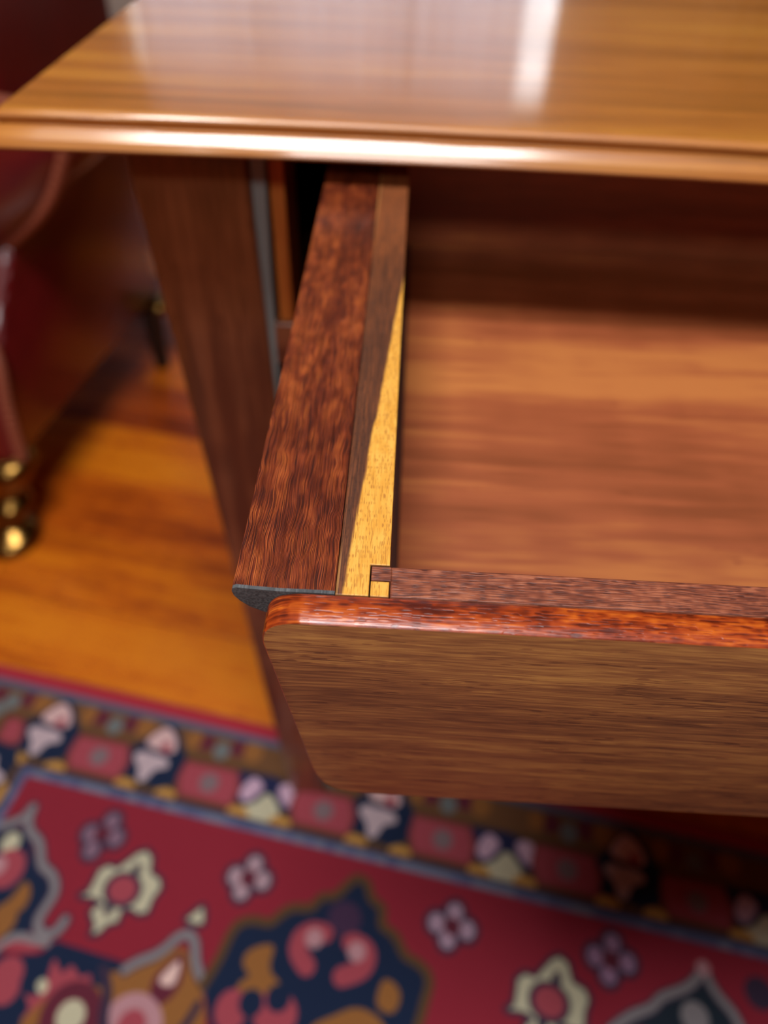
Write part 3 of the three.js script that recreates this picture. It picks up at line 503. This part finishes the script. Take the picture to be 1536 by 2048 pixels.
// ---------------------------------------------------------------- leather armchair at the left (own axes: x = u, z = -v)
{
  const BU = -1.01, BV = 0.86;
  const t = thing('armchair', 'dark red leather armchair with scrolled arms and brass feet left of the table', 'armchair', world(BU, 0, BV), TURN);
  const hide = maps(512, 512, 0.25, 0.25, (u, v) => { const n = fbm(u * 300, v * 300, 3), m = fbm(u * 12, v * 12, 3); return [mix3([88, 11, 14], [106, 17, 19], clamp(0.5 + 1.4 * (m - 0.5))), n]; });
  hide.map.wrapS = hide.map.wrapT = hide.bumpMap.wrapS = hide.bumpMap.wrapT = THREE.RepeatWrapping;
  const leather = material(hide, 0.00015, { roughness: 0.36, clearcoat: 0.7, clearcoatRoughness: 0.16 });
  const trimLeather = new THREE.MeshStandardMaterial({ color: 0x8e4a34, roughness: 0.5 });
  const put = (name, geo, mat, label) => mesh(name, geo.translate(-BU, 0, BV), mat, t, label);
  const luv = (g) => grain(g, 'x', 0.25, 0.25);
  const arms = [1, -1];
  for (const s of arms) {
    const mu = (u) => s > 0 ? u : 2 * BU - u;           // mirrored for the far arm
    // outer side panel: profile in (v, y), extruded across u
    const sh = new THREE.Shape();
    sh.moveTo(0.66, 0.135); sh.lineTo(0.674, 0.22); sh.lineTo(0.697, 0.297); sh.quadraticCurveTo(0.74, 0.36, 0.79, 0.4); sh.lineTo(0.82, 0.47); sh.lineTo(1.132, 0.47); sh.lineTo(1.115, 0.135); sh.closePath();
    const wg = new THREE.Shape();
    wg.moveTo(0.83, 0.465); wg.quadraticCurveTo(0.85, 0.72, 0.92, 0.96); wg.quadraticCurveTo(1.02, 1.05, 1.19, 1.0); wg.lineTo(1.165, 0.465); wg.closePath();
    const bv = 0.012, g = new THREE.ExtrudeGeometry(sh, { depth: 0.1, bevelEnabled: true, bevelThickness: bv, bevelSize: bv, bevelOffset: -bv, bevelSegments: 6, curveSegments: 14 });
    // shape x = v, y = y, extrusion = u; bring to x = u, z = -v
    const lay = (q, b) => toCreasedNormals(q.applyMatrix4(new THREE.Matrix4().set(0, 0, 1, 0, 0, 1, 0, 0, -1, 0, 0, 0, 0, 0, 0, 1)).translate(s > 0 ? -0.66 - 0.1 - b : mu(-0.66) + b, 0, 0), 0.8);
    put('side_panel', luv(lay(g, bv)), leather);
    put('wing', luv(lay(new THREE.ExtrudeGeometry(wg, { depth: 0.1, bevelEnabled: true, bevelThickness: 0.03, bevelSize: 0.03, bevelOffset: -0.03, bevelSegments: 6, curveSegments: 14 }), 0.03)), leather);
    // rolled arm
    const arm = new THREE.Shape(); arm.absellipse(0, 0, 0.085, 0.058, 0, Math.PI * 2);
    const ag = new THREE.ExtrudeGeometry(arm, { depth: 0.24, bevelEnabled: true, bevelThickness: 0.03, bevelSize: 0.03, bevelOffset: -0.03, bevelSegments: 5, curveSegments: 40 });
    ag.translate(mu(-0.675), 0.488, -1.06); put('arm', luv(toCreasedNormals(ag, 0.9)), leather);
    // padded front of the arm with its cord
    const R_ = [[0.135, -0.66, 0.658, -0.74], [0.22, -0.66, 0.671, -0.745], [0.297, -0.664, 0.693, -0.755], [0.335, -0.725, 0.735, -0.80], [0.36, -0.765, 0.77, -0.82], [0.378, -0.70, 0.79, -0.825], [0.42, -0.637, 0.795, -0.84], [0.46, -0.592, 0.795, -0.845], [0.495, -0.566, 0.795, -0.845], [0.53, -0.548, 0.795, -0.84], [0.56, -0.549, 0.797, -0.82], [0.568, -0.59, 0.8, -0.78], [0.57, -0.65, 0.806, -0.73]];
    const cu = new THREE.CatmullRomCurve3(R_.map(([y, u, v]) => new THREE.Vector3(u, y, -v))), cl = new THREE.CatmullRomCurve3(R_.map(([y, u, v, l]) => new THREE.Vector3(l, y, -v)));
    const right = [], left = []; for (let j = 0; j <= 60; j++) { right.push(cu.getPoint(j / 60)); left.push(cl.getPoint(j / 60)); }
    const pos = [], idx = [], nx = 20;
    right.forEach((p, j) => { const q = left[j]; for (let i = 0; i <= nx; i++) { const k = i / nx, b = 0.06 * Math.pow(Math.sin(Math.PI * k), 0.75) * (p.y < 0.36 ? 0.4 : 0.4 + 0.6 * Math.pow(Math.sin(Math.PI * clamp((p.y - 0.36) / 0.222)), 0.7)) * Math.min(1, Math.abs(q.x - p.x) / 0.12); pos.push(mu(p.x + (q.x - p.x) * k), p.y, p.z + (q.z - p.z) * k + b); } });
    for (let j = 0; j < right.length - 1; j++) for (let i = 0; i < nx; i++) { const a = j * (nx + 1) + i, b = a + 1, c = a + nx + 1, e = c + 1; if (s > 0) idx.push(a, b, c, b, e, c); else idx.push(a, c, b, b, c, e); }
    const pg = new THREE.BufferGeometry(); pg.setAttribute('position', new THREE.Float32BufferAttribute(pos, 3)); pg.setIndex(idx); pg.computeVertexNormals();
    put('arm_front', luv(pg), leather);
    for (const side of [right, left]) {
      const line = new THREE.CatmullRomCurve3(side.map((p) => new THREE.Vector3(mu(p.x), p.y, p.z + 0.004)));
      const tg = new THREE.TubeGeometry(line, 240, 0.0085, 10), tpn = tg.attributes.position, N = 240;
      for (let j = 0; j <= N; j++) { const cpt = line.getPointAt(j / N), f = 1 - 0.22 * (j % 4 === 0 ? 1 : 0); for (let i = 0; i <= 10; i++) { const k = j * 11 + i; tpn.setXYZ(k, cpt.x + (tpn.getX(k) - cpt.x) * f, cpt.y + (tpn.getY(k) - cpt.y) * f, cpt.z + (tpn.getZ(k) - cpt.z) * f); } }
      tg.computeVertexNormals(); put('corded_trim', tg, trimLeather, 'reddish brown corded trim');
    }
    // splayed brass front foot, dark rear leg with a brass collar
    const foot = (fu, fv, tu, tv, top) => {
      const pr = [[0, 0], [0.038, 0], [0.044, 0.006], [0.045, 0.014], [0.038, 0.022], [0.024, 0.03], [0.019, 0.037], [0.022, 0.044], [0.031, 0.052], [0.034, 0.062], [0.031, 0.072], [0.022, 0.08], [0.02, 0.086], [0.027, 0.094], [0.034, 0.108], [0.037, 0.125], [0.03, 0.14], [0, 0.14]].map(([r, y]) => new THREE.Vector2(r, y * top / 0.14));
      const lg = new THREE.LatheGeometry(pr, 40), p = lg.attributes.position;
      for (let i = 0; i < p.count; i++) { const k = p.getY(i) / top; p.setX(i, p.getX(i) + mu(fu + (tu - fu) * k)); p.setZ(i, p.getZ(i) - (fv + (tv - fv) * k)); }
      lg.computeVertexNormals(); return lg;
    };
    put('front_foot', foot(-0.70, 0.605, -0.685, 0.66, 0.137), M.brass, 'turned brass foot');
    put('rear_leg', new THREE.CylinderGeometry(0.019, 0.014, 0.125, 16).translate(mu(-0.665), 0.0625, -1.085), M.footWood, 'dark rear leg');
    put('leg_collar', new THREE.LatheGeometry([[0.0, 0.113], [0.02, 0.113], [0.026, 0.12], [0.027, 0.129], [0.022, 0.137], [0, 0.137]].map((a) => new THREE.Vector2(...a)), 24).translate(mu(-0.655), 0, -1.105), M.brass, 'brass collar');
  }
  put('seat_frame', luv(rbox(2 * BU + 0.77, -0.77, 0.135, 0.3, -1.1, -0.64, 0.02, 4)), leather);
  put('seat_cushion', luv(rbox(2 * BU + 0.775, -0.775, 0.3, 0.44, -1.02, -0.62, 0.04, 5)), leather);
  put('backrest', luv(rbox(2 * BU + 0.765, -0.765, 0.32, 1.02, -1.14, -1.0, 0.05, 5)), leather);
}

// ---------------------------------------------------------------- desk chair added out of view beside the viewer to shade the rug
{
  const t = thing('added_desk_chair', 'mahogany desk chair, added to shade the rug, with a red leather seat and padded back facing the drawer', 'chair', new THREE.Vector3(0.38, 0.0085, 0.18));
  const leatherM = new THREE.MeshPhysicalMaterial({ color: 0x5a1414, roughness: 0.4, clearcoat: 0.3, clearcoatRoughness: 0.25 });
  for (const sx of [-1, 1]) {
    mesh('leg', grain(rbox(sx * 0.2 - 0.018, sx * 0.2 + 0.018, 0, 0.43, -0.19, -0.154, 0.006), 'y', 0.4, 0.12), M.leg, t);
    mesh('back_post', grain(rbox(sx * 0.2 - 0.018, sx * 0.2 + 0.018, 0, 1.04, 0.164, 0.2, 0.006), 'y', 0.4, 0.12), M.leg, t);
    mesh('side_rail', grain(rbox(sx * 0.2 - 0.011, sx * 0.2 + 0.011, 0.36, 0.42, -0.155, 0.165, 0.004), 'z', 0.4, 0.12), M.leg, t);
  }
  mesh('front_rail', grain(rbox(-0.185, 0.185, 0.36, 0.42, -0.183, -0.161, 0.004), 'x', 0.4, 0.12), M.leg, t);
  mesh('rear_rail', grain(rbox(-0.185, 0.185, 0.36, 0.42, 0.171, 0.193, 0.004), 'x', 0.4, 0.12), M.leg, t);
  mesh('seat', rbox(-0.225, 0.225, 0.42, 0.48, -0.205, 0.163, 0.024, 4), leatherM, t);
  mesh('backrest', rbox(-0.183, 0.183, 0.56, 1.02, 0.16, 0.204, 0.018, 4), leatherM, t);
  mesh('top_rail', grain(rbox(-0.24, 0.24, 1.025, 1.08, 0.16, 0.204, 0.012, 3), 'x', 0.4, 0.12), M.leg, t);
}
renderer.render(scene, camera);
